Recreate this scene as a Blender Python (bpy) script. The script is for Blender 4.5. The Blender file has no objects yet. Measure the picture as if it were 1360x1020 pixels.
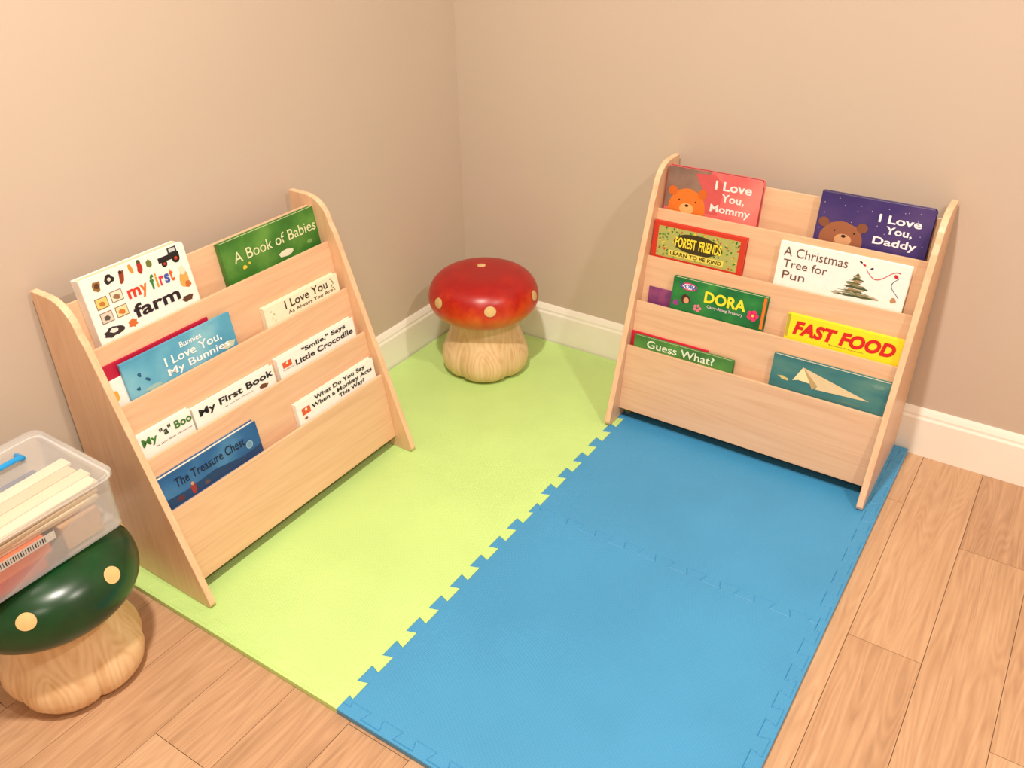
import bpy, bmesh, math, random
from mathutils import Matrix, Vector
random.seed(4)
sc=bpy.context.scene
try: sc.view_settings.view_transform='Standard'
except Exception: pass
COL=sc.collection
def lin(c):
    o=[]
    for v in c[:3]:
        v=v/255.0
        o.append(v/12.92 if v<=.04045 else ((v+.055)/1.055)**2.4)
    return (o[0],o[1],o[2],1.0)
# ---------------------------------------------------------------- materials
class NT:
    def __init__(s,name):
        s.m=bpy.data.materials.new(name);s.m.use_nodes=True;s.t=s.m.node_tree
        s.b=s.t.nodes['Principled BSDF'];s.o=s.t.nodes['Material Output']
    def n(s,typ,**k):
        nd=s.t.nodes.new(typ)
        for a,v in k.items():
            if a in nd.inputs.keys(): nd.inputs[a].default_value=v
            else: setattr(nd,a,v)
        return nd
    def l(s,a,b): s.t.links.new(a,b)
    def math(s,op,a,b=None,c=None):
        nd=s.t.nodes.new('ShaderNodeMath');nd.operation=op
        for i,v in enumerate((a,b,c)):
            if v is None: continue
            if hasattr(v,'links'): s.l(v,nd.inputs[i])
            else: nd.inputs[i].default_value=v
        return nd.outputs[0]
    def ramp(s,fac,stops):
        r=s.t.nodes.new('ShaderNodeValToRGB');cr=r.color_ramp
        cr.elements[0].position,cr.elements[0].color=stops[0]
        cr.elements[1].position,cr.elements[1].color=stops[-1]
        for p,c in stops[1:-1]:
            e=cr.elements.new(p);e.color=c
        s.l(fac,r.inputs[0]);return r.outputs[0]
    def bump(s,h,strength=.2,dist=.001):
        b=s.n('ShaderNodeBump');b.inputs['Strength'].default_value=strength;b.inputs['Distance'].default_value=dist
        s.l(h,b.inputs['Height']);s.l(b.outputs[0],s.b.inputs['Normal'])
    def coord(s,scale=(1,1,1),kind='Object'):
        tc=s.n('ShaderNodeTexCoord');mp=s.n('ShaderNodeMapping');mp.inputs['Scale'].default_value=scale
        s.l(tc.outputs[kind],mp.inputs[0]);return mp.outputs[0]
def flat(name,rgb,rough=.45,var=.06,scale=60):
    k=NT(name);c=lin(rgb)
    nz=k.n('ShaderNodeTexNoise');nz.inputs['Scale'].default_value=scale;k.l(k.coord(),nz.inputs['Vector'])
    d=tuple(max(0,x*(1-var)) for x in c[:3])+(1,);e=tuple(min(1,x*(1+var)) for x in c[:3])+(1,)
    k.l(k.ramp(nz.outputs['Fac'],[(.3,d),(.7,e)]),k.b.inputs['Base Color'])
    k.b.inputs['Roughness'].default_value=rough
    return k.m
_mc={}
def fm(rgb,rough=.4):
    key=(tuple(rgb),rough)
    if key not in _mc: _mc[key]=flat('print_%02x%02x%02x'%tuple(int(v) for v in rgb),rgb,rough,.03,80)
    return _mc[key]
def mottled(name,stops,scale=30,rough=.35,detail=4,vec=(1,1,1)):
    k=NT(name);nz=k.n('ShaderNodeTexNoise');nz.inputs['Scale'].default_value=scale;nz.inputs['Detail'].default_value=detail
    k.l(k.coord(vec),nz.inputs['Vector'])
    k.l(k.ramp(nz.outputs['Fac'],[(p,lin(c)) for p,c in stops]),k.b.inputs['Base Color']);k.b.inputs['Roughness'].default_value=rough
    return k.m
def wall_mat(rgb):
    k=NT('wall_paint');c=lin(rgb)
    nz=k.n('ShaderNodeTexNoise');nz.inputs['Scale'].default_value=1.5;nz.inputs['Detail'].default_value=3;k.l(k.coord(),nz.inputs['Vector'])
    k.l(k.ramp(nz.outputs['Fac'],[(.3,tuple(x*.975 for x in c[:3])+(1,)),(.7,tuple(x*1.02 for x in c[:3])+(1,))]),k.b.inputs['Base Color'])
    n2=k.n('ShaderNodeTexNoise');n2.inputs['Scale'].default_value=220;n2.inputs['Detail'].default_value=2;k.l(k.coord(),n2.inputs['Vector'])
    k.bump(n2.outputs['Fac'],.12,.0006);k.b.inputs['Roughness'].default_value=.55
    return k.m
def grain_mat(name,dark,mid,light,axis,rough=.4,s=1.0,attr=None,ring=.22,vary=.30):
    k=NT(name);sc_=[55*s,55*s,55*s];sc_[axis]=2.2*s
    v=k.coord(tuple(sc_))
    sb=[16*s]*3;sb[axis]=1.3*s
    v2=k.coord(tuple(sb))
    if attr:
        at=k.n('ShaderNodeAttribute');at.attribute_name=attr
        def off(vv):
            a=k.n('ShaderNodeVectorMath');a.operation='MULTIPLY_ADD';k.l(at.outputs['Color'],a.inputs[0]);a.inputs[1].default_value=(37,41,29);k.l(vv,a.inputs[2]);return a.outputs[0]
        v=off(v);v2=off(v2)
    n1=k.n('ShaderNodeTexNoise');n1.inputs['Scale'].default_value=1;n1.inputs['Detail'].default_value=5;n1.inputs['Roughness'].default_value=.6;k.l(v,n1.inputs['Vector'])
    n2=k.n('ShaderNodeTexNoise');n2.inputs['Scale'].default_value=1;n2.inputs['Detail'].default_value=1.5;n2.inputs['Distortion'].default_value=.3;k.l(v2,n2.inputs['Vector'])
    rg=k.math('MULTIPLY',n2.outputs['Fac'],14.0);rg=k.math('FRACT',rg);rg=k.math('PINGPONG',rg,.5);rg=k.math('MULTIPLY',rg,2.0)
    f=k.math('MULTIPLY',n1.outputs['Fac'],.6);f=k.math('MULTIPLY_ADD',rg,ring,f);f=k.math('ADD',f,.2-ring*.5)
    if attr:
        sx=k.n('ShaderNodeSeparateColor');k.l(at.outputs['Color'],sx.inputs[0])
        f=k.math('MULTIPLY_ADD',k.math('SUBTRACT',sx.outputs[0],.5),vary,f)
    k.l(k.ramp(f,[(.25,lin(dark)),(.5,lin(mid)),(.75,lin(light))]),k.b.inputs['Base Color'])
    k.bump(n1.outputs['Fac'],.08,.0005);k.b.inputs['Roughness'].default_value=rough
    return k.m
def mat_foam(name,rgb):
    k=NT(name);c=lin(rgb)
    v=k.coord()
    sp=k.n('ShaderNodeSeparateXYZ');k.l(v,sp.inputs[0])
    a=k.math('SINE',k.math('MULTIPLY',k.math('ADD',sp.outputs[0],sp.outputs[1]),900.0))
    b=k.math('SINE',k.math('MULTIPLY',k.math('SUBTRACT',sp.outputs[0],sp.outputs[1]),900.0))
    w=k.math('MULTIPLY',a,b)
    nz=k.n('ShaderNodeTexNoise');nz.inputs['Scale'].default_value=5;nz.inputs['Detail'].default_value=3;k.l(v,nz.inputs['Vector'])
    f=k.math('MULTIPLY_ADD',w,.28,nz.outputs['Fac'])
    k.l(k.ramp(f,[(.2,tuple(x*.92 for x in c[:3])+(1,)),(.8,tuple(min(1,x*1.07) for x in c[:3])+(1,))]),k.b.inputs['Base Color'])
    k.bump(w,.4,.0006);k.b.inputs['Roughness'].default_value=.42
    return k.m
# ---------------------------------------------------------------- mesh helpers
def obj_from_bm(bm,name,mats,parent=None,smooth=False,bevel=0,seg=2,angle=35):
    bmesh.ops.recalc_face_normals(bm,faces=bm.faces)
    me=bpy.data.meshes.new(name);bm.to_mesh(me);bm.free()
    ob=bpy.data.objects.new(name,me);COL.objects.link(ob)
    for m in (mats if isinstance(mats,(list,tuple)) else [mats]): me.materials.append(m)
    if smooth:
        for f in me.polygons: f.use_smooth=True
    if bevel:
        md=ob.modifiers.new('bev','BEVEL');md.width=bevel;md.segments=seg;md.limit_method='ANGLE';md.angle_limit=math.radians(angle)
    if parent: ob.parent=parent
    return ob
def empty(name,mat=None):
    e=bpy.data.objects.new(name,None);e.empty_display_size=.1;COL.objects.link(e)
    if mat is not None: e.matrix_world=mat
    return e
def box_bm(bm,p0,p1,M=None,mi=0):
    vs=[]
    for x in (p0[0],p1[0]):
        for y in (p0[1],p1[1]):
            for z in (p0[2],p1[2]):
                v=Vector((x,y,z));vs.append(bm.verts.new(M@v if M else v))
    for q in ((0,1,3,2),(4,6,7,5),(0,4,5,1),(2,3,7,6),(0,2,6,4),(1,5,7,3)):
        f=bm.faces.new([vs[i] for i in q]);f.material_index=mi
    return vs
def box(name,p0,p1,mat,parent=None,bevel=0,M=None,seg=2):
    bm=bmesh.new();box_bm(bm,p0,p1,M);return obj_from_bm(bm,name,mat,parent,bevel=bevel,seg=seg)
def prism(name,pts,h,mat,parent=None,bevel=0,seg=1,M=None,smooth=False):
    bm=bmesh.new();h=Vector(h)
    a=[bm.verts.new(M@Vector(p) if M else Vector(p)) for p in pts]
    b=[bm.verts.new(M@(Vector(p)+h) if M else Vector(p)+h) for p in pts]
    bm.faces.new(a);bm.faces.new(b[::-1]);n=len(a)
    for i in range(n): bm.faces.new([a[i],b[i],b[(i+1)%n],a[(i+1)%n]])
    return obj_from_bm(bm,name,mat,parent,bevel=bevel,seg=seg,smooth=smooth)
# ---------------------------------------------------------------- room
WX,WY=-.006,.006
RX,RY,RH=3.4,-4.0,2.45
wm=wall_mat((205,188,171))
box('wall_left',(WX-.1,RY-.1,-.05),(WX,WY+.1,RH),wm)
box('wall_back',(WX,WY,-.05),(RX+.1,WY+.1,RH),wm)
box('wall_right',(RX,RY-.1,-.05),(RX+.1,WY,RH),wm)
box('wall_front',(WX,RY-.1,-.05),(RX,RY,RH),wm)
box('ceiling',(WX-.1,RY-.1,RH),(RX+.1,WY+.1,RH+.1),flat('ceiling_paint',(238,234,226),.7,.02,3))
bbm=flat('baseboard_paint',(250,245,234),.35,.015,8)
prof=[(0,0),(.010,0),(.010,.093),(.0075,.099),(.0075,.104),(.0045,.113),(.002,.119),(0,.119)]
prism('baseboard_left',[(WX+d,WY,z) for d,z in prof],(0,RY-WY,0),bbm)
prism('baseboard_back',[(WX+.0,WY-d,z) for d,z in prof],(RX-WX,0,0),bbm)
# floor planks
bm=bmesh.new();lay=bm.loops.layers.float_color.new('rnd')
PW=.1246;x=.413-4*PW;joints={-1:[-1.62,-.9],0:[-1.432,-.5],1:[-1.85,-1.1],7:[-.627,-1.7],8:[-.285,-1.25],6:[-1.1,-.2],9:[-.75,-1.6]}
k=-4;g=.0005
while x<RX+.1:
    js=joints.get(k)
    if js is None:
        y=.05-random.random()*.9;js=[]
        while y>RY: js.append(y);y-=.75+random.random()*.5
    else:
        js=sorted(js,reverse=True);y=js[-1]-.9
        while y>RY: js.append(y);y-=.75+random.random()*.5
    edges=[WY+.1]+[j for j in js if j<WY]+[RY-.1]
    for a,b in zip(edges[:-1],edges[1:]):
        r=(random.random(),random.random(),random.random(),1)
        n0=len(bm.faces);vs=box_bm(bm,(x+g,b+g,-.012),(x+PW-g,a-g,0))
        bm.faces.ensure_lookup_table()
        for f in bm.faces[n0:]:
            for lp in f.loops: lp[lay]=r
    x+=PW;k+=1
box_bm(bm,(WX-.1,RY-.1,-.05),(RX+.1,WY+.1,-.004),mi=1)
floor=obj_from_bm(bm,'floor',[grain_mat('oak_floor',(160,120,89),(190,149,114),(208,170,134),1,.38,1.6,'rnd',.12,.18),flat('floor_gap',(116,84,62))])
# ---------------------------------------------------------------- foam mat
TH=.012
mat=empty('foam_play_mat')
gm=mat_foam('foam_green',(193,226,138));bl=mat_foam('foam_blue',(66,148,198))
NT_=9;A=.0095
def jig(p0,p1,flip=1,n=NT_):
    p0=Vector(p0);p1=Vector(p1);L=(p1-p0).length;u=(p1-p0)/L;nn=Vector((-u.y,u.x))*flip;P=L/n
    q=[(0,0),(.27*P,0)]
    for i in range(n):
        q+=[((i+.20)*P,A),((i+.80)*P,A)]
        if i<n-1: q+=[((i+.70)*P,-A),((i+1.30)*P,-A)]
    q+=[((n-.27)*P,0),(n*P,0)]
    return [p0+u*a+nn*b for a,b in q]
xo0,xo2,yo0,yo2=.008,1.250,-.008,-1.246
e_=.015
X=[xo0+e_,.633,xo2-e_];Y=[yo0-e_,-.646,yo2+e_]
def H(i,j): return jig((X[i],Y[j]),(X[i+1],Y[j]))
def V(i,j): return jig((X[i],Y[j]),(X[i],Y[j+1]))
def slab(name,pts,m,bv=.0009):
    c=[]
    for p in pts:
        if not c or (p-c[-1]).length>1e-5: c.append(p)
    if (c[0]-c[-1]).length<1e-5: c.pop()
    return prism(name,[(p.x,p.y,.0002) for p in c],(0,0,TH-.0004),m,mat,bevel=bv,seg=1)
for i in range(2):
    for j in range(2):
        slab('tile_%d%d'%(i,j),H(i,j)+V(i+1,j)+H(i,j+1)[::-1]+V(i,j)[::-1],gm if i==0 else bl,.0005 if i==0 else .0012)
V2=lambda x,y:Vector((x,y))
for i,m in ((0,gm),(1,bl)):
    xa=xo0 if i==0 else X[1];xb=X[1] if i==0 else xo2
    bv=.0006 if i==0 else .0009
    slab('edge_back_%d'%i,([V2(xa,yo0),V2(xb,yo0)]+([V2(xb,Y[0])] if i==1 else [])+H(i,0)[::-1]+([V2(xa,Y[0])] if i==0 else [])),m,bv)
    slab('edge_front_%d'%i,([V2(xa,yo2),V2(xb,yo2)]+([V2(xb,Y[2])] if i==1 else [])+H(i,2)[::-1]+([V2(xa,Y[2])] if i==0 else [])),m,bv)
    xs,xe=(xo0,0) if i==0 else (xo2,2)
    for j in range(2):
        slab('edge_side_%d%d'%(i,j),[V2(xs,Y[j])]+V(xe,j)+[V2(xs,Y[j+1])],m,bv)
# ---------------------------------------------------------------- book display shelves
W,D,Hh,T=.5932,.2846,.5764,.013
BD=[.052,.099,.138,.177,.214];BZ=[.553,.481,.382,.286,.188];SL=.15;BT=.007
LEDGE=[None]+[z-.083 for z in BZ[1:]]
maple_u=grain_mat('maple_boards',(216,168,130),(229,186,148),(237,199,163),0,.32,1,None,.12)
maple_v=grain_mat('maple_sides',(216,168,130),(228,185,147),(237,200,164),1,.32,1,None,.12)
edge_m=grain_mat('maple_edge',(222,172,134),(236,194,156),(244,208,172),1,.4,1,None,.1)
def shelf_matrix(which):
    s=1.0
    if which=='L': x,y,a=.0055,-1.2076,-.0091;cols=((0,1,0),(0,0,1),(1,0,0))
    else: x,y,a,s=.6150,-.0062,.002,1.018;cols=((1,0,0),(0,0,1),(0,-1,0))
    B=Matrix((cols[0],cols[1],cols[2])).transposed().to_4x4()
    return Matrix.Translation((x,y,TH))@Matrix.Rotation(a,4,'Z')@Matrix.Scale(s,4)@B
cs,sn=math.cos(math.atan(SL)),math.sin(math.atan(SL))
def dfront(k,z): return BD[k]+(BZ[k]-z)*SL
def side_profile():
    p=[(0,0),(D-.012,0)]
    for t in (0,.5,1): p.append((D-.010+.009*math.sin(t*1.57),.010-.010*math.cos(t*1.57)+.0005))
    p.append((.118,.505))
    c=(.047,Hh-.062)
    for i in range(0,9):
        a=math.radians(8+i*(90-8)/8);p.append((c[0]+.062*math.cos(a),c[1]+.062*math.sin(a)))
    p.append((0,Hh));return p
def build_shelf(which):
    e=empty('book_display_shelf',shelf_matrix(which))
    for nm,u in (('side_panel_1',0),('side_panel_2',W-T)):
        o=prism(nm,[(u,z,d) for d,z in side_profile()],(T,0,0),maple_v,e,bevel=.0015,seg=2)
        o.data.materials.append(edge_m)
        for f in o.data.polygons:
            if abs(f.normal.x)<.5: f.material_index=1
    for k in range(5):
        zt=BZ[k];L=(.185 if k<4 else .160)
        if k==0: L=.172
        pts=[]
        for (s,n) in ((0,0),(L,0),(L,-BT),(0,-BT)):
            pts.append((T,zt-s*cs+n*sn,BD[k]+s*sn+n*cs))
        prism('board_%d'%k,pts,(W-2*T,0,0),maple_u,e,bevel=.001,seg=2)
        if k:
            zl=LEDGE[k];box('ledge_%d'%k,(T,zl-.007,dfront(k-1,zl)+.0005),(W-T,zl-.0003,dfront(k,zl)-BT-.0005),maple_u,e)
    box('back_rail',(T,.03,.004),(W-T,.10,.014),maple_u,e,bevel=.001)
    return e
shL=build_shelf('L');shR=build_shelf('R')
# ---------------------------------------------------------------- books
white=fm((248,245,238));pages=flat('book_pages',(236,222,194),.7,.10,300)
class Book:
    def __init__(s,par,name,tier,u0,u1,ztop,t,cover,back=0.0,spine=None,rot=0,round_=0.0,board=False,pg=None):
        s.tier=tier;s.w=u1-u0;s.vis=ztop-BZ[tier];s.t=t
        s.len=(ztop-LEDGE[tier])/cs-.001
        d=dfront(tier-1,ztop)+.0006+back
        M=Matrix(((1,0,0,u0),(0,cs,sn,ztop),(0,-sn,cs,d),(0,0,0,1)))
        piv=Matrix.Translation((s.w/2,-s.len,0))
        s.M=M@piv@Matrix.Rotation(math.radians(rot),4,'Z')@piv.inverted()
        s.e=bpy.data.objects.new(name,None);COL.objects.link(s.e);s.e.parent=par;s.e.matrix_local=s.M;s.e.empty_display_size=.02
        ct=.0016 if not board else t*.12
        sp=spine or cover
        bm=bmesh.new()
        if board:
            def rr(z0,z1):
                R=.008;pts=[]
                for cx,cy,a0 in ((s.w-R,-R,0),(0.001,0,None),(0.001,-s.len,None),(s.w-R,-s.len+R,270)):
                    if a0 is None: pts.append((0,cy));continue
                    for i in range(6):
                        a=math.radians(a0+90*i/5);pts.append((cx+R*math.cos(a),cy+R*math.sin(a)))
                a_=[bm.verts.new((x,y,z0)) for x,y in pts];b_=[bm.verts.new((x,y,z1)) for x,y in pts];n=len(pts)
                bm.faces.new(a_);bm.faces.new(b_[::-1])
                for i in range(n): bm.faces.new([a_[i],b_[i],b_[(i+1)%n],a_[(i+1)%n]])
            rr(0,ct);rr(t-ct,t)
        else:
            box_bm(bm,(0,-s.len,0),(s.w,0,ct));box_bm(bm,(0,-s.len,t-ct),(s.w,0,t))
        obj_from_bm(bm,'cover',cover,s.e,bevel=min(.0012,ct*.45) if not board else .0008,seg=2)
        box('spine',(0,-s.len,ct*.9),(.002,0,t-ct*.9),sp,s.e)
        i=.0025 if not board else .0012
        box('page_block',(.0021,-s.len+i,ct),(s.w-i-(.004 if board else 0),-i,t-ct),pg or pages,s.e)
    def P(s,fa,fb,l): return Vector((fa*s.w,-fb*s.vis,s.t+.00025+.00018*l))
    def poly(s,pts,rgb,l=0,name='art'):
        pts=[(min(max(a,.004),.996),max(b,.01)) for a,b in pts]
        bm=bmesh.new();f=bm.faces.new([bm.verts.new(s.P(a,b,l)) for a,b in pts])
        f.normal_update()
        if f.normal.z<0: f.normal_flip()
        me=bpy.data.meshes.new(name);bm.to_mesh(me);bm.free();ob=bpy.data.objects.new(name,me);COL.objects.link(ob)
        me.materials.append(rgb if isinstance(rgb,bpy.types.Material) else fm(rgb));ob.parent=s.e
    def ell(s,a,b,ra,rb,rgb,l=1,n=20,ang=0,wob=0,seed=0):
        r=random.Random(seed);pts=[]
        for i in range(n):
            t=2*math.pi*i/n;q=1+wob*(r.random()-.5)
            x=math.cos(t)*ra*q;y=math.sin(t)*rb*q
            X_=x*math.cos(ang)-y*math.sin(ang);Y_=x*math.sin(ang)+y*math.cos(ang)
            pts.append((a+X_*s.vis/s.w,b+Y_))
        s.poly(pts,rgb,l)
    def rect(s,a0,b0,a1,b1,rgb,l=0): s.poly([(a0,b0),(a0,b1),(a1,b1),(a1,b0)],rgb,l)
    def text(s,body,a0,b0,a1,b1,rgb,bold=0.0,shear=0.0,l=3,name='title'):
        cu=bpy.data.curves.new('t','FONT');cu.body=body;cu.size=1;cu.offset=bold;cu.shear=shear;cu.resolution_u=4;cu.space_character=1.0+bold
        to=bpy.data.objects.new('t',cu);COL.objects.link(to);bpy.context.view_layer.update()
        dg=bpy.context.evaluated_depsgraph_get();me=bpy.data.meshes.new_from_object(to.evaluated_get(dg))
        bpy.data.objects.remove(to);me.name=name
        xs=[v.co.x for v in me.vertices];ys=[v.co.y for v in me.vertices]
        x0,x1,y0,y1=min(xs),max(xs),min(ys),max(ys)
        for v in me.vertices:
            fa=a0+(a1-a0)*(v.co.x-x0)/(x1-x0);fb=b1+(b0-b1)*(v.co.y-y0)/(y1-y0)
            v.co=s.P(fa,fb,l)
        me.materials.clear();me.materials.append(rgb if isinstance(rgb,bpy.types.Material) else fm(rgb))
        ob=bpy.data.objects.new(name,me);COL.objects.link(ob);ob.parent=s.e
bL=empty('picture_books',shelf_matrix('L'));bR=empty('picture_books',shelf_matrix('R'))
blk=(30,28,30)
# --- left, tier 1
b=Book(bL,'book_farm',1,.046,.254,.588,.024,white,board=True,pg=flat('board_pages',(228,210,176),.6,.12,200))
b.ell(.13,.17,.07,.09,(150,110,60),1,12,.4,.5,1);b.ell(.13,.17,.035,.05,(90,60,40),2,10,.4,.5,2)
b.ell(.25,.14,.08,.08,(40,36,34),1,12,0,.4,2);b.ell(.25,.14,.03,.03,(230,220,200),2)
b.ell(.36,.18,.05,.11,(150,60,36),1,12,.3,.4,3);b.ell(.36,.10,.03,.03,(60,40,30),2)
b.ell(.46,.12,.035,.09,(216,150,60),1,12,-.2,.3,4);b.ell(.54,.14,.05,.10,(180,50,36),1,12,.1,.4,5);b.ell(.54,.05,.03,.03,(60,90,40),2)
b.ell(.63,.15,.05,.07,(110,120,60),1,12,.1,.4,6)
b.rect(.72,.13,.93,.22,(30,30,34),1);b.rect(.83,.03,.92,.14,(50,50,54),1);b.rect(.845,.05,.905,.11,(200,210,210),2)
b.ell(.77,.25,.055,.055,(25,25,25),2);b.ell(.77,.25,.022,.022,(200,60,40),3);b.ell(.89,.23,.075,.075,(25,25,25),2);b.ell(.89,.23,.03,.03,(200,60,40),3)
for a0,b0,c,c2 in ((.07,.36,(236,206,120),(190,120,60)),(.21,.34,(232,226,200),(150,110,80)),(.07,.60,(216,206,190),(90,80,70)),(.21,.60,(240,220,170),(210,120,50))):
    b.rect(a0,b0,a0+.11,b0+.18,(130,100,76),1);b.rect(a0+.006,b0+.012,a0+.104,b0+.168,c,2);b.ell(a0+.055,b0+.1,.06,.045,c2,3,12,.2,.5,int(a0*100))
b.text('m',.36,.42,.48,.57,(215,60,40),.03);b.text('y',.485,.42,.55,.63,(226,120,40),.03)
b.text('f',.585,.33,.63,.57,(60,130,60),.03);b.text('i',.64,.33,.66,.57,(235,150,30),.03);b.text('r',.675,.41,.72,.57,(220,50,70),.03);b.text('s',.725,.41,.775,.57,(60,90,180),.03);b.text('t',.78,.36,.82,.57,(225,100,30),.03)
b.text('farm',.36,.68,.82,.91,(35,25,35),.028)
b.ell(.91,.62,.09,.16,(226,170,90),1,14,.2,.3,4);b.ell(.91,.46,.06,.07,(240,226,200),2,12,0,.4,5);b.ell(.93,.72,.06,.05,(200,110,50),2,12,0,.4,5)
b.ell(.14,.95,.17,.08,(50,44,44),1,16,0,.5,6);b.ell(.14,.93,.07,.04,(236,230,220),2,10,0,.5,6);b.ell(.32,.95,.08,.07,(206,110,50),1,14,0,.5,8);b.ell(.88,.95,.12,.06,(90,60,40),1,14,0,.5,7)
g1=mottled('cover_green',[(.3,(38,96,34)),(.55,(66,128,48)),(.8,(108,160,70))],14)
b=Book(bL,'book_babies',1,.331,.586,.551,.013,g1,pg=pages)
b.text('A Book of Babies',.10,.36,.96,.68,(226,230,180),.004)
b.ell(.60,.98,.28,.10,(236,232,205),1,18,0,.2,3);b.ell(.18,.86,.07,.06,(235,200,60),1,12,0,.3,2);b.ell(.23,.80,.035,.035,(235,200,60),2);b.ell(.86,.95,.12,.06,(120,170,90),1,14,0,.4,3)
# tier 2
Book(bL,'book_crimson',2,.016,.246,.450,.0035,fm((186,24,60)))
b=Book(bL,'book_white',2,.014,.16,.424,.003,white,back=.0042)
b.ell(.08,.7,.2,.25,(226,170,60),1,14,0,.3,3)
sky=mottled('cover_sky',[(.3,(58,134,174)),(.55,(92,170,204)),(.8,(150,206,220))],9)
b=Book(bL,'book_bunnies',2,.048,.286,.446,.006,sky,back=.0085)
b.text('Bunnies',.50,.16,.70,.33,(240,246,250),.015);b.text('I Love You,',.34,.40,.87,.70,(245,248,250),.015);b.text('My Bunnies',.34,.74,.92,1.02,(245,248,250),.015)
for a,c,sd in ((.12,.50,1),(.17,.72,2),(.08,.85,3)): b.ell(a,c,.07,.05,(28,88,130),1,9,.6,.7,sd)
b.ell(.92,.92,.22,.12,(196,206,180),1,16,0,.4,4);b.ell(.2,1.0,.25,.08,(150,190,190),1,16,0,.4,5)
cream=fm((244,236,208))
b=Book(bL,'book_i_love_you',2,.363,.569,.417,.014,cream,pg=pages)
b.text('I Love You',.26,.12,.84,.62,(60,44,34),.010);b.text('As Always You Are',.28,.76,.9,1.04,(90,70,50),.006)
for i in range(6): b.ell(.90+.012*(i%3),.2+.14*i,.09,.04,(150,140,90),1,8,.8*i,.4,i)
for i in range(4): b.ell(.08+.03*(i%2),.35+.2*i,.08,.04,(190,170,120),1,8,.8*i,.4,i)
# tier 3
b=Book(bL,'book_a',3,.015,.133,.325,.010,white)
b.text('My',.10,.24,.36,.74,(60,120,40),.028);b.text('"a"',.42,.18,.62,.58,(30,60,30),.025);b.text('Boo',.68,.20,.99,.60,(60,120,40),.028);b.text('by Jane Belk Moncure',.3,.82,.95,.92,(60,60,60),.0)
b=Book(bL,'book_first',3,.136,.331,.319,.012,white)
b.text('My First Book',.06,.20,.98,.74,(24,22,24),.028);b.text('by Jane Belk Moncure',.35,.80,.7,.90,(80,80,80),0);b.ell(.84,.94,.32,.16,(110,66,40),1,16,.2,.4,4)
b=Book(bL,'book_smile',3,.343,.564,.323,.013,white)
b.text('"Smile," Says',.30,.10,.88,.44,(24,22,24),.027);b.text('Little Crocodile',.20,.54,.96,.88,(24,22,24),.027)
b.rect(.05,.34,.16,.68,(222,90,50),1);b.ell(.105,.45,.08,.08,(250,230,200),2);b.text('The Child Library',.04,.74,.18,.84,(40,30,30),0)
# tier 4
tc=mottled('cover_treasure',[(.25,(26,70,124)),(.55,(44,98,156)),(.8,(80,138,186))],10)
b=Book(bL,'book_treasure',4,.015,.240,.250,.012,tc)
b.text('The Treasure Chest',.13,.24,.84,.54,(14,20,52),.006)
b.ell(.88,.62,.13,.13,(150,182,204),1);b.ell(.88,.62,.10,.10,(104,152,186),2)
b.poly([(0,.72),(.2,.78),(.5,.7),(.8,.86),(1,.8),(1,1.05),(0,1.05)],(24,58,104),1)
b.ell(.27,.86,.10,.16,(150,42,44),2,12,0,.4,3);b.ell(.27,.68,.05,.06,(200,150,120),3);b.ell(.14,.9,.12,.07,(90,40,50),2,12,0,.5,5);b.ell(.40,.92,.1,.06,(90,70,80),2,12,0,.4,5)
b=Book(bL,'book_monkey',4,.340,.572,.230,.012,white)
b.text('What Do You Say',.22,.08,.88,.38,(24,22,24),.026);b.text('When a Monkey Acts',.17,.42,.96,.72,(24,22,24),.026);b.text('This Way?',.50,.76,.84,1.04,(24,22,24),.026)
b.rect(.05,.36,.15,.72,(222,90,50),1);b.ell(.10,.48,.08,.08,(250,230,200),2);b.ell(.08,.92,.1,.07,(150,80,50),1,10,0,.4,2)
# --- right, tier 1
pk=mottled('cover_coral',[(.25,(200,66,74)),(.55,(226,104,104)),(.8,(240,146,134))],7)
b=Book(bR,'book_mommy',1,.019,.232,.568,.018,pk,board=True,pg=fm((120,40,40)))
b.poly([(0,0),(.47,0),(.36,.3),(.42,.6),(.34,1.02),(0,1.02)],mottled('art_bark',[(.3,(104,80,74)),(.7,(150,120,104))],20),0)
b.poly([(.3,.1),(.5,.05),(.62,.3),(.58,1.02),(.34,1.02),(.4,.5)],(210,88,88),1)
b.ell(.25,1.0,.50,.50,(226,120,40),2,26,0,.06,3);b.ell(.08,.60,.12,.12,(214,104,34),3);b.ell(.40,.58,.12,.12,(214,104,34),3);b.ell(.25,1.0,.19,.14,(246,180,110),4);b.ell(.25,.92,.05,.035,(60,30,20),5);b.ell(.16,.80,.02,.02,(40,20,10),5);b.ell(.34,.80,.02,.02,(40,20,10),5)
b.text('I Love',.52,.18,.90,.40,(252,236,232),.024);b.text('You,',.60,.47,.84,.70,(252,236,232),.024);b.text('Mommy',.50,.76,.92,1.0,(252,236,232),.024)
nv=mottled('cover_navy',[(.25,(44,34,88)),(.55,(62,48,112)),(.8,(90,70,124))],8)
b=Book(bR,'book_daddy',1,.352,.568,.570,.018,nv,board=True,pg=fm((60,40,70)))
r=random.Random(5)
for i in range(26): b.ell(.03+.94*r.random(),.04+r.random()*.9,.009,.009,(220,214,226),1,6)
b.ell(.25,1.0,.48,.40,(156,96,66),2,26,0,.06,3);b.ell(.07,.67,.12,.11,(132,80,56),3);b.ell(.42,.67,.12,.11,(132,80,56),3);b.ell(.27,1.0,.19,.13,(212,160,116),4);b.ell(.27,.92,.05,.035,(40,24,20),5);b.ell(.18,.82,.02,.02,(30,16,10),5);b.ell(.36,.82,.02,.02,(30,16,10),5)
b.text('I Love',.54,.28,.91,.46,(246,240,250),.024);b.text('You,',.62,.52,.85,.72,(246,240,250),.024);b.text('Daddy',.53,.78,.91,1.0,(246,240,250),.024)
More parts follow.
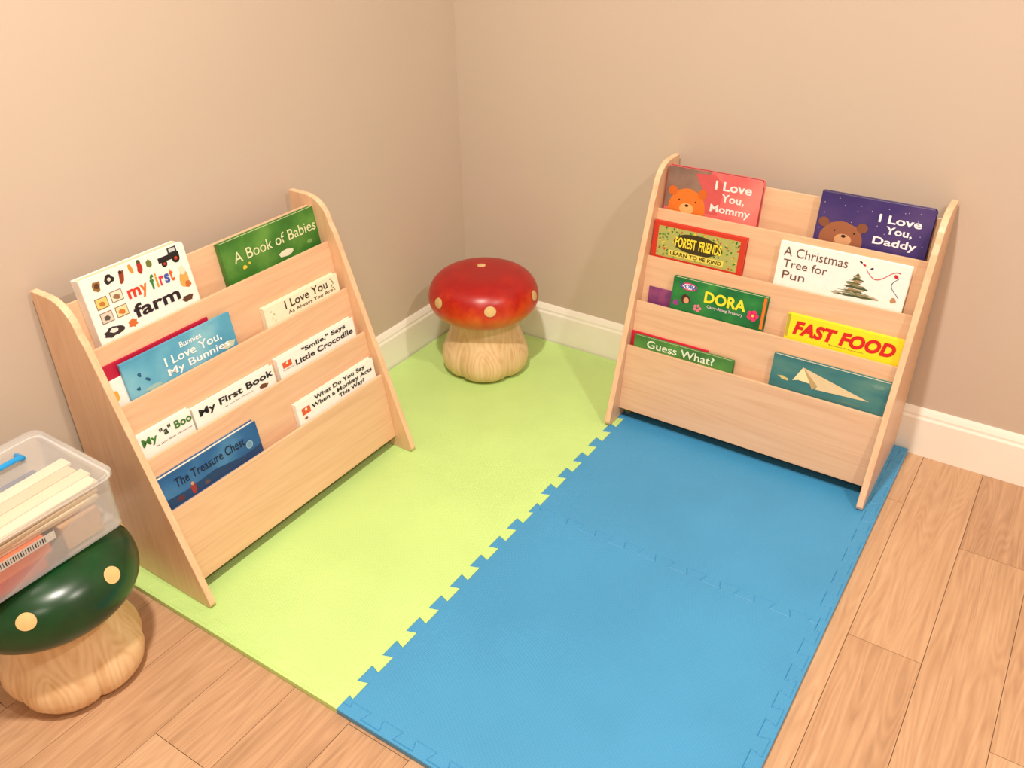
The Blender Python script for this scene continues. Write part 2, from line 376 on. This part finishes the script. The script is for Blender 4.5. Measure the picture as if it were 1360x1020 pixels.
# tier 2
b=Book(bR,'book_forest',2,.015,.228,.457,.012,fm((206,56,36)))
b.rect(.06,.12,.94,1.02,(176,176,96),0)
r=random.Random(9)
for i in range(130):
    a=.07+.86*r.random();c=.14+.84*r.random()
    b.ell(a,c,.03+.025*r.random(),.022,r.choice([(60,120,40),(40,110,60),(206,60,36),(230,200,60),(100,150,50)]),1+i%3*.3,8,r.random()*3,.4,i)
b.ell(.5,.50,.74,.29,(60,50,20),2.2,24,0,.08,2);b.rect(.20,.78,.80,.95,(230,214,90),2.4)
b.text('FOREST',.26,.35,.49,.65,(250,226,60),.028,l=4);b.text('FRIENDS',.52,.35,.76,.65,(250,226,60),.028,l=4);b.text('LEARN TO BE KIND',.22,.81,.78,.92,(30,26,20),.02,l=4)
b=Book(bR,'book_christmas',2,.298,.556,.468,.012,white)
b.text('A Christmas',.04,.10,.54,.32,(110,80,66),.0);b.text('Tree for',.05,.40,.40,.60,(110,80,66),.0);b.text('Pun',.06,.68,.24,.88,(110,80,66),.0)
for i in range(11):
    h=.43+i*.05;wd=.02+.014*i
    b.ell(.63,h,wd*2.2,.03,[(96,104,70),(140,130,90),(74,88,60),(170,140,96)][i%4],1+.2*(i%4),13,0,1.1,i)
b.ell(.74,.90,.2,.05,(186,170,140),1,14,0,.5,2);b.ell(.92,.84,.06,.07,(190,140,100),1,12,0,.4,2);b.ell(.50,.94,.12,.04,(180,170,150),1,14,0,.4,3)
b.ell(.66,.16,.045,.025,(200,40,50),2,8,.6,.5,3);b.ell(.72,.22,.045,.025,(40,60,110),2,8,-.4,.5,4);b.ell(.90,.28,.05,.04,(200,40,50),2,8,.4,.5,6);b.ell(.63,.11,.04,.02,(30,30,40),2,8,.4,.5,6)
pts=[(.68+.25*t,.24+.16*math.sin(t*5)+.1*t) for t in [i/14 for i in range(15)]]
b.poly(pts+[(x_,y_+.02) for x_,y_ in pts[::-1]],(200,50,56),2)
pts=[(.92-.04*math.sin(t*4),.32+.45*t) for t in [i/14 for i in range(15)]]
b.poly(pts+[(x_+.006,y_) for x_,y_ in pts[::-1]],(60,80,130),2)
# tier 3
b=Book(bR,'book_purple',3,.030,.12,.316,.004,mottled('cover_purple',[(.3,(84,46,110)),(.7,(150,70,120))],40))
b=Book(bR,'book_adventure',3,.089,.302,.355,.013,mottled('cover_jungle',[(.25,(10,84,44)),(.55,(22,118,60)),(.8,(60,150,70))],18),back=.0005)
b.text('DORA',.36,.24,.80,.62,(246,230,50),.035,l=4);b.text('Carry-Along Treasury',.40,.68,.78,.80,(250,220,230),.005,l=4)
b.ell(.18,.24,.27,.13,(220,50,110),1,16,0,.1,1);b.ell(.18,.24,.22,.09,(240,240,250),2);b.text('DORA',.09,.17,.27,.31,(40,80,170),.03,l=4)
b.ell(.16,.66,.15,.16,(70,40,36),1,14,0,.3,2);b.ell(.17,.70,.09,.1,(220,160,120),2);b.ell(.06,.84,.10,.08,(150,60,140),2,12,0,.5,5)
for i in range(5): b.ell(.88+.035*math.cos(i*1.257),.66+.10*math.sin(i*1.257),.085,.085,(240,50,110),2,10)
b.ell(.88,.66,.04,.04,(250,220,80),3)
for i in range(5): b.ell(.30+.03*math.cos(i*1.257),.86+.08*math.sin(i*1.257),.05,.05,(240,120,150),2,10)
b.rect(.965,0.02,.995,1.02,(236,120,40),1)
b=Book(bR,'book_fast_food',3,.348,.579,.334,.011,fm((248,230,40)),pg=fm((226,200,80)))
b.text('FAST FOOD',.07,.24,.95,.86,(216,34,30),.05,.2);b.rect(.0,.0,.03,1.02,(190,170,60),1)
b.text('Saxton Freymann',.4,.91,.7,.98,(60,60,60),0)
# tier 4
Book(bR,'book_red_thin',4,.014,.20,.2165,.004,fm((206,30,60)))
b=Book(bR,'book_guess',4,.026,.262,.2135,.010,mottled('cover_leaf',[(.3,(44,100,46)),(.7,(84,144,66))],16),back=.0045)
b.text('Guess What?',.14,.22,.82,.94,(232,240,214),.010)
b=Book(bR,'book_paper_plane',4,.343,.580,.255,.012,mottled('cover_teal',[(.25,(44,96,100)),(.55,(62,122,124)),(.8,(100,146,130))],7,vec=(1,3,1)))
b.poly([(.27,.22),(.86,.74),(.40,.82),(.42,.70)],(230,206,160),1);b.poly([(.27,.22),(.42,.70),(.25,.66),(.20,.72)],(250,230,176),1.6);b.poly([(.27,.22),(.42,.70),(.38,.86),(.34,.6)],(196,164,110),2);b.ell(.12,.72,.18,.05,(220,196,120),1,14,.2,.5,3);b.ell(.9,.2,.2,.07,(110,150,140),1,14,0,.4,3);b.ell(.7,.96,.4,.04,(84,128,120),1,14,0,.4,3)
# ---------------------------------------------------------------- mushroom stools
def lathe(bm,prof,c,n=96,mod=None,mi=0):
    rings=[]
    for r_,z in prof:
        if r_<1e-5: rings.append([bm.verts.new((c[0],c[1],z))]);continue
        ring=[]
        for i in range(n):
            a=2*math.pi*i/n;rr=r_*(mod(a,z) if mod else 1)
            ring.append(bm.verts.new((c[0]+rr*math.cos(a),c[1]+rr*math.sin(a),z)))
        rings.append(ring)
    for A_,B_ in zip(rings[:-1],rings[1:]):
        for i in range(n):
            j=(i+1)%n
            if len(A_)==1: f=bm.faces.new([A_[0],B_[i],B_[j]])
            elif len(B_)==1: f=bm.faces.new([A_[i],A_[j],B_[0]])
            else: f=bm.faces.new([A_[i],A_[j],B_[j],B_[i]])
            f.material_index=mi
CR,CZ,CTH,CBH=.141,.210,.070,.054
def cap_pt(phi):
    r_=CR*max(0,math.cos(phi))**.50;z=(CTH if phi>0 else CBH)*(abs(math.sin(phi))**(1.0))*(1 if phi>0 else -1)
    return r_,CZ+z
def stool(cx,cy,z0,az,capm,name,spot,sphi):
    e=empty(name,Matrix.Translation((cx,cy,z0))@Matrix.Rotation(az,4,'Z'))
    bm=bmesh.new();pr=[]
    N=14
    for i in range(N+1): pr.append(cap_pt(-math.radians(60)+i*math.radians(60)/N))
    for i in range(1,29): pr.append(cap_pt(math.radians(90)*i/28))
    pr[-1]=(0,CZ+CTH)
    pr=[(0,pr[0][1]+.004),(pr[0][0]-.012,pr[0][1]+.004)]+pr
    lathe(bm,pr,(0,0))
    obj_from_bm(bm,'cap',capm,e,smooth=True)
    prof=[(0,0.0005),(.070,0.0005),(.088,.002),(.100,.009),(.109,.022),(.1135,.040),(.112,.060),(.104,.084),(.095,.105),(.089,.128),(.087,.15),(.088,.174),(0,.174)]
    def mod(a,z):
        w=max(0,1-z/.12)**.7;l=abs(math.cos(2.5*a+.4))
        return 1+w*(.14*(l**.45)-.115)
    bm=bmesh.new();lathe(bm,prof,(0,0),200,mod)
    obj_from_bm(bm,'stem',stem_m,e,smooth=True)
    def spot_at(th,phi,rad,i):
        bm=bmesh.new()
        r0,z0_=cap_pt(phi)
        def S(du,dv):
            ph=phi+dv/ .078
            r_,z_=cap_pt(ph);r2,z2=cap_pt(ph+.01)
            tr,tz=r2-r_,z2-z_;l=math.hypot(tr,tz);nr,nz=tz/l,-tr/l
            a=th+du/max(r0,.03)
            rr=r_+nr*.0012;return Vector((rr*math.cos(a),rr*math.sin(a),z_+nz*.0012))
        c=bm.verts.new(S(0,0));prev=None
        for k in (1,2,3):
            rg=[bm.verts.new(S(rad*k/3*math.cos(t*math.pi/14),rad*k/3*math.sin(t*math.pi/14))) for t in range(28)]
            for t in range(28):
                u=(t+1)%28
                if prev is None: bm.faces.new([c,rg[t],rg[u]])
                else: bm.faces.new([prev[t],rg[t],rg[u],prev[u]])
            prev=rg
        obj_from_bm(bm,'spot_%d'%i,spot,e,smooth=True)
    for i in range(6): spot_at(i*math.pi/3,math.radians(sphi),.0145,i)
    bm=bmesh.new();lathe(bm,[(0,CZ+CTH+.0012),(.010,CZ+CTH+.0008),(.0145,CZ+CTH-.0008)],(0,0),28);o=obj_from_bm(bm,'spot_top',spot,e,smooth=True)
    o.location=(-.028,0,-.0007)
    return e
stem_m=grain_mat('stool_wood',(206,160,110),(230,194,148),(244,216,178),2,.4,.8,None,.14)
k=NT('cap_red');v=k.coord();sp=k.n('ShaderNodeSeparateXYZ');k.l(v,sp.inputs[0])
nz=k.n('ShaderNodeTexNoise');nz.inputs['Scale'].default_value=26;nz.inputs['Detail'].default_value=6;k.l(v,nz.inputs['Vector'])
f=k.math('MULTIPLY_ADD',sp.outputs[2],-9.0,2.50);f=k.math('MULTIPLY_ADD',k.math('SUBTRACT',nz.outputs['Fac'],.5),.9,f)
k.l(k.ramp(f,[(.0,lin((160,14,14))),(.30,lin((178,26,16))),(.56,lin((206,66,22))),(.85,lin((216,104,34)))]),k.b.inputs['Base Color']);k.b.inputs['Roughness'].default_value=.33
red_m=k.m
green_m=mottled('cap_green',[(.3,(12,52,24)),(.6,(16,66,30)),(.9,(34,88,42))],18,.28)
spot_m=flat('spot_paint',(218,184,124),.4,.08,60)
az=math.atan2(-.811,.585)
stool(.213,-.214,TH,az+math.radians(6),red_m,'mushroom_stool',spot_m,17)
SGX,SGY=.194,-1.417
stool(SGX,SGY,0,math.atan2(-.337,.942)+math.radians(-20),green_m,'mushroom_stool',spot_m,31)
# ---------------------------------------------------------------- storage bin
zt=CZ+CTH+.0006
def plastic(name,base,tint):
    k=NT(name);tr=k.n('ShaderNodeBsdfTransparent');gl=k.n('ShaderNodeBsdfPrincipled')
    gl.inputs['Base Color'].default_value=tint;gl.inputs['Roughness'].default_value=.14
    fr=k.n('ShaderNodeFresnel');fr.inputs[0].default_value=1.5
    nz=k.n('ShaderNodeTexNoise');nz.inputs['Scale'].default_value=26;nz.inputs['Detail'].default_value=3;k.l(k.coord(),nz.inputs['Vector'])
    fa=k.math('MULTIPLY_ADD',fr.outputs[0],.6,base);fa=k.math('MULTIPLY_ADD',nz.outputs['Fac'],base*.6,fa)
    mx=k.n('ShaderNodeMixShader');k.l(fa,mx.inputs[0]);k.l(tr.outputs[0],mx.inputs[1]);k.l(gl.outputs[0],mx.inputs[2]);k.l(mx.outputs[0],k.o.inputs[0]);return k.m
clear=plastic('clear_plastic',.01,(.9,.9,.9,1));cloudy=plastic('cloudy_plastic',.15,(.92,.91,.9,1))
bx=empty('clear_storage_bin',Matrix.Translation((.172,-1.432,zt)))
def rrect(hx,hy,r,z,n=6):
    o=[]
    for cx,cy,a0 in ((hx-r,hy-r,0),(-hx+r,hy-r,90),(-hx+r,-hy+r,180),(hx-r,-hy+r,270)):
        for i in range(n+1):
            a=math.radians(a0+90*i/n);o.append((cx+r*math.cos(a),cy+r*math.sin(a),z))
    return o
def loft(name,rings,m,par,cap0=True,cap1=False):
    bm=bmesh.new();R_=[[bm.verts.new(p) for p in r_] for r_ in rings];n=len(R_[0])
    for A_,B_ in zip(R_[:-1],R_[1:]):
        for i in range(n): bm.faces.new([A_[i],A_[(i+1)%n],B_[(i+1)%n],B_[i]])
    if cap0: bm.faces.new(R_[0])
    if cap1: bm.faces.new(R_[-1])
    return obj_from_bm(bm,name,m,par)
hx,hy,h0=.102,.130,.098
loft('tub',[rrect(hx-.006,hy-.006,.012,0),rrect(hx-.002,hy-.002,.014,.004),rrect(hx-.001,hy-.001,.016,h0),rrect(hx+.003,hy+.003,.018,h0+.0005),rrect(hx+.003,hy+.003,.018,h0+.005),
 rrect(hx-.0025,hy-.0025,.015,h0+.005),rrect(hx-.0035,hy-.0035,.013,.0055)],clear,bx)
loft('lid',[rrect(hx+.005,hy+.005,.019,h0+.001),rrect(hx+.005,hy+.005,.019,h0+.009),rrect(hx+.001,hy+.001,.017,h0+.013),rrect(hx-.014,hy-.014,.014,h0+.013),rrect(hx-.017,hy-.017,.013,h0+.0105)],cloudy,bx,False,True)
blue=flat('handle_blue',(30,150,220),.3)
def tube(name,pts,r,m,par):
    cu=bpy.data.curves.new(name,'CURVE');cu.dimensions='3D';cu.bevel_depth=r;cu.bevel_resolution=3;sp_=cu.splines.new('POLY');sp_.points.add(len(pts)-1)
    for p,q in zip(sp_.points,pts): p.co=(*q,1)
    cu.materials.append(m);o=bpy.data.objects.new(name,cu);COL.objects.link(o);o.parent=par;return o
hz=h0+.0125
tube('handle',[(-.055,-.025,hz),(-.03,-.023,hz+.007),(-.03,-.015,hz+.010),(-.03,.060,hz+.010),(-.03,.068,hz+.007),(-.055,.07,hz)],.0045,blue,bx)
# contents: fanned wooden slats on top of coloured card packs
cd=[(236,212,174),(244,226,192),(222,194,154)]
rr_=random.Random(3)
for i in range(5):
    M=Matrix.Translation((.026+.004*rr_.random(),.016+.010*rr_.random(),.054+.0066*i))@Matrix.Rotation(math.radians(-4+8*rr_.random()),4,'Z')
    for j in range(4):
        o_=.016*rr_.random()
        box('wood_slat_%d_%d'%(i,j),(-.052+.026*j,-.104+o_,0),(-.052+.026*j+.024,.084+o_,.0054),fm(cd[(i+j)%3],.6),bx,bevel=.0008,M=M)
box('orange_pack',(.0,-.118,.028),(.094,.012,.0525),fm((240,118,60)),bx,bevel=.001)
box('red_pack',(.0,-.118,.007),(.094,.000,.0275),fm((206,40,30)),bx,bevel=.001)
box('grey_pack',(.01,.002,.007),(.092,.034,.0275),fm((70,62,68)),bx,bevel=.001)
box('tan_pack',(.005,.036,.007),(.088,.100,.0500),fm((226,176,124)),bx,bevel=.001)
box('blue_pack',(-.090,-.112,.007),(-.035,.10,.050),fm((80,90,120)),bx,bevel=.001)
box('label',(.0986,-.095,.050),(.0988,.022,.064),white,bx)
for i in range(26): box('bar_%d'%i,(.0989,-.090+.0038*i,.053),(.0991,-.090+.0038*i+.0012+.0008*(i%3==0),.0615),fm(blk),bx)
# ---------------------------------------------------------------- lights
def area(name,loc,size,energy,color):
    l=bpy.data.lights.new(name,'AREA');l.shape='DISK';l.size=size;l.energy=energy;l.color=color
    o=bpy.data.objects.new(name,l);o.location=loc;COL.objects.link(o);return o
warm=(1,.925,.815)
area('ceiling_light',(.95,-1.55,RH-.02),.12,51,warm)
area('ceiling_light',(2.3,-1.1,RH-.02),.12,30,warm)
area('ceiling_light',(2.0,-3.0,RH-.02),.30,14,warm)
w=bpy.data.worlds.new('w');sc.world=w;w.use_nodes=True;w.node_tree.nodes['Background'].inputs[0].default_value=(1,.9,.8,1);w.node_tree.nodes['Background'].inputs[1].default_value=.1
# ---------------------------------------------------------------- camera
cd_=bpy.data.cameras.new('camera');cd_.sensor_width=36;cd_.lens=36*1161.64/1360;cd_.clip_start=.02
cam=bpy.data.objects.new('camera',cd_);cam.location=(1.39814,-1.85786,1.20882);cam.rotation_euler=(1.01523,.01370,.58206);COL.objects.link(cam);sc.camera=cam
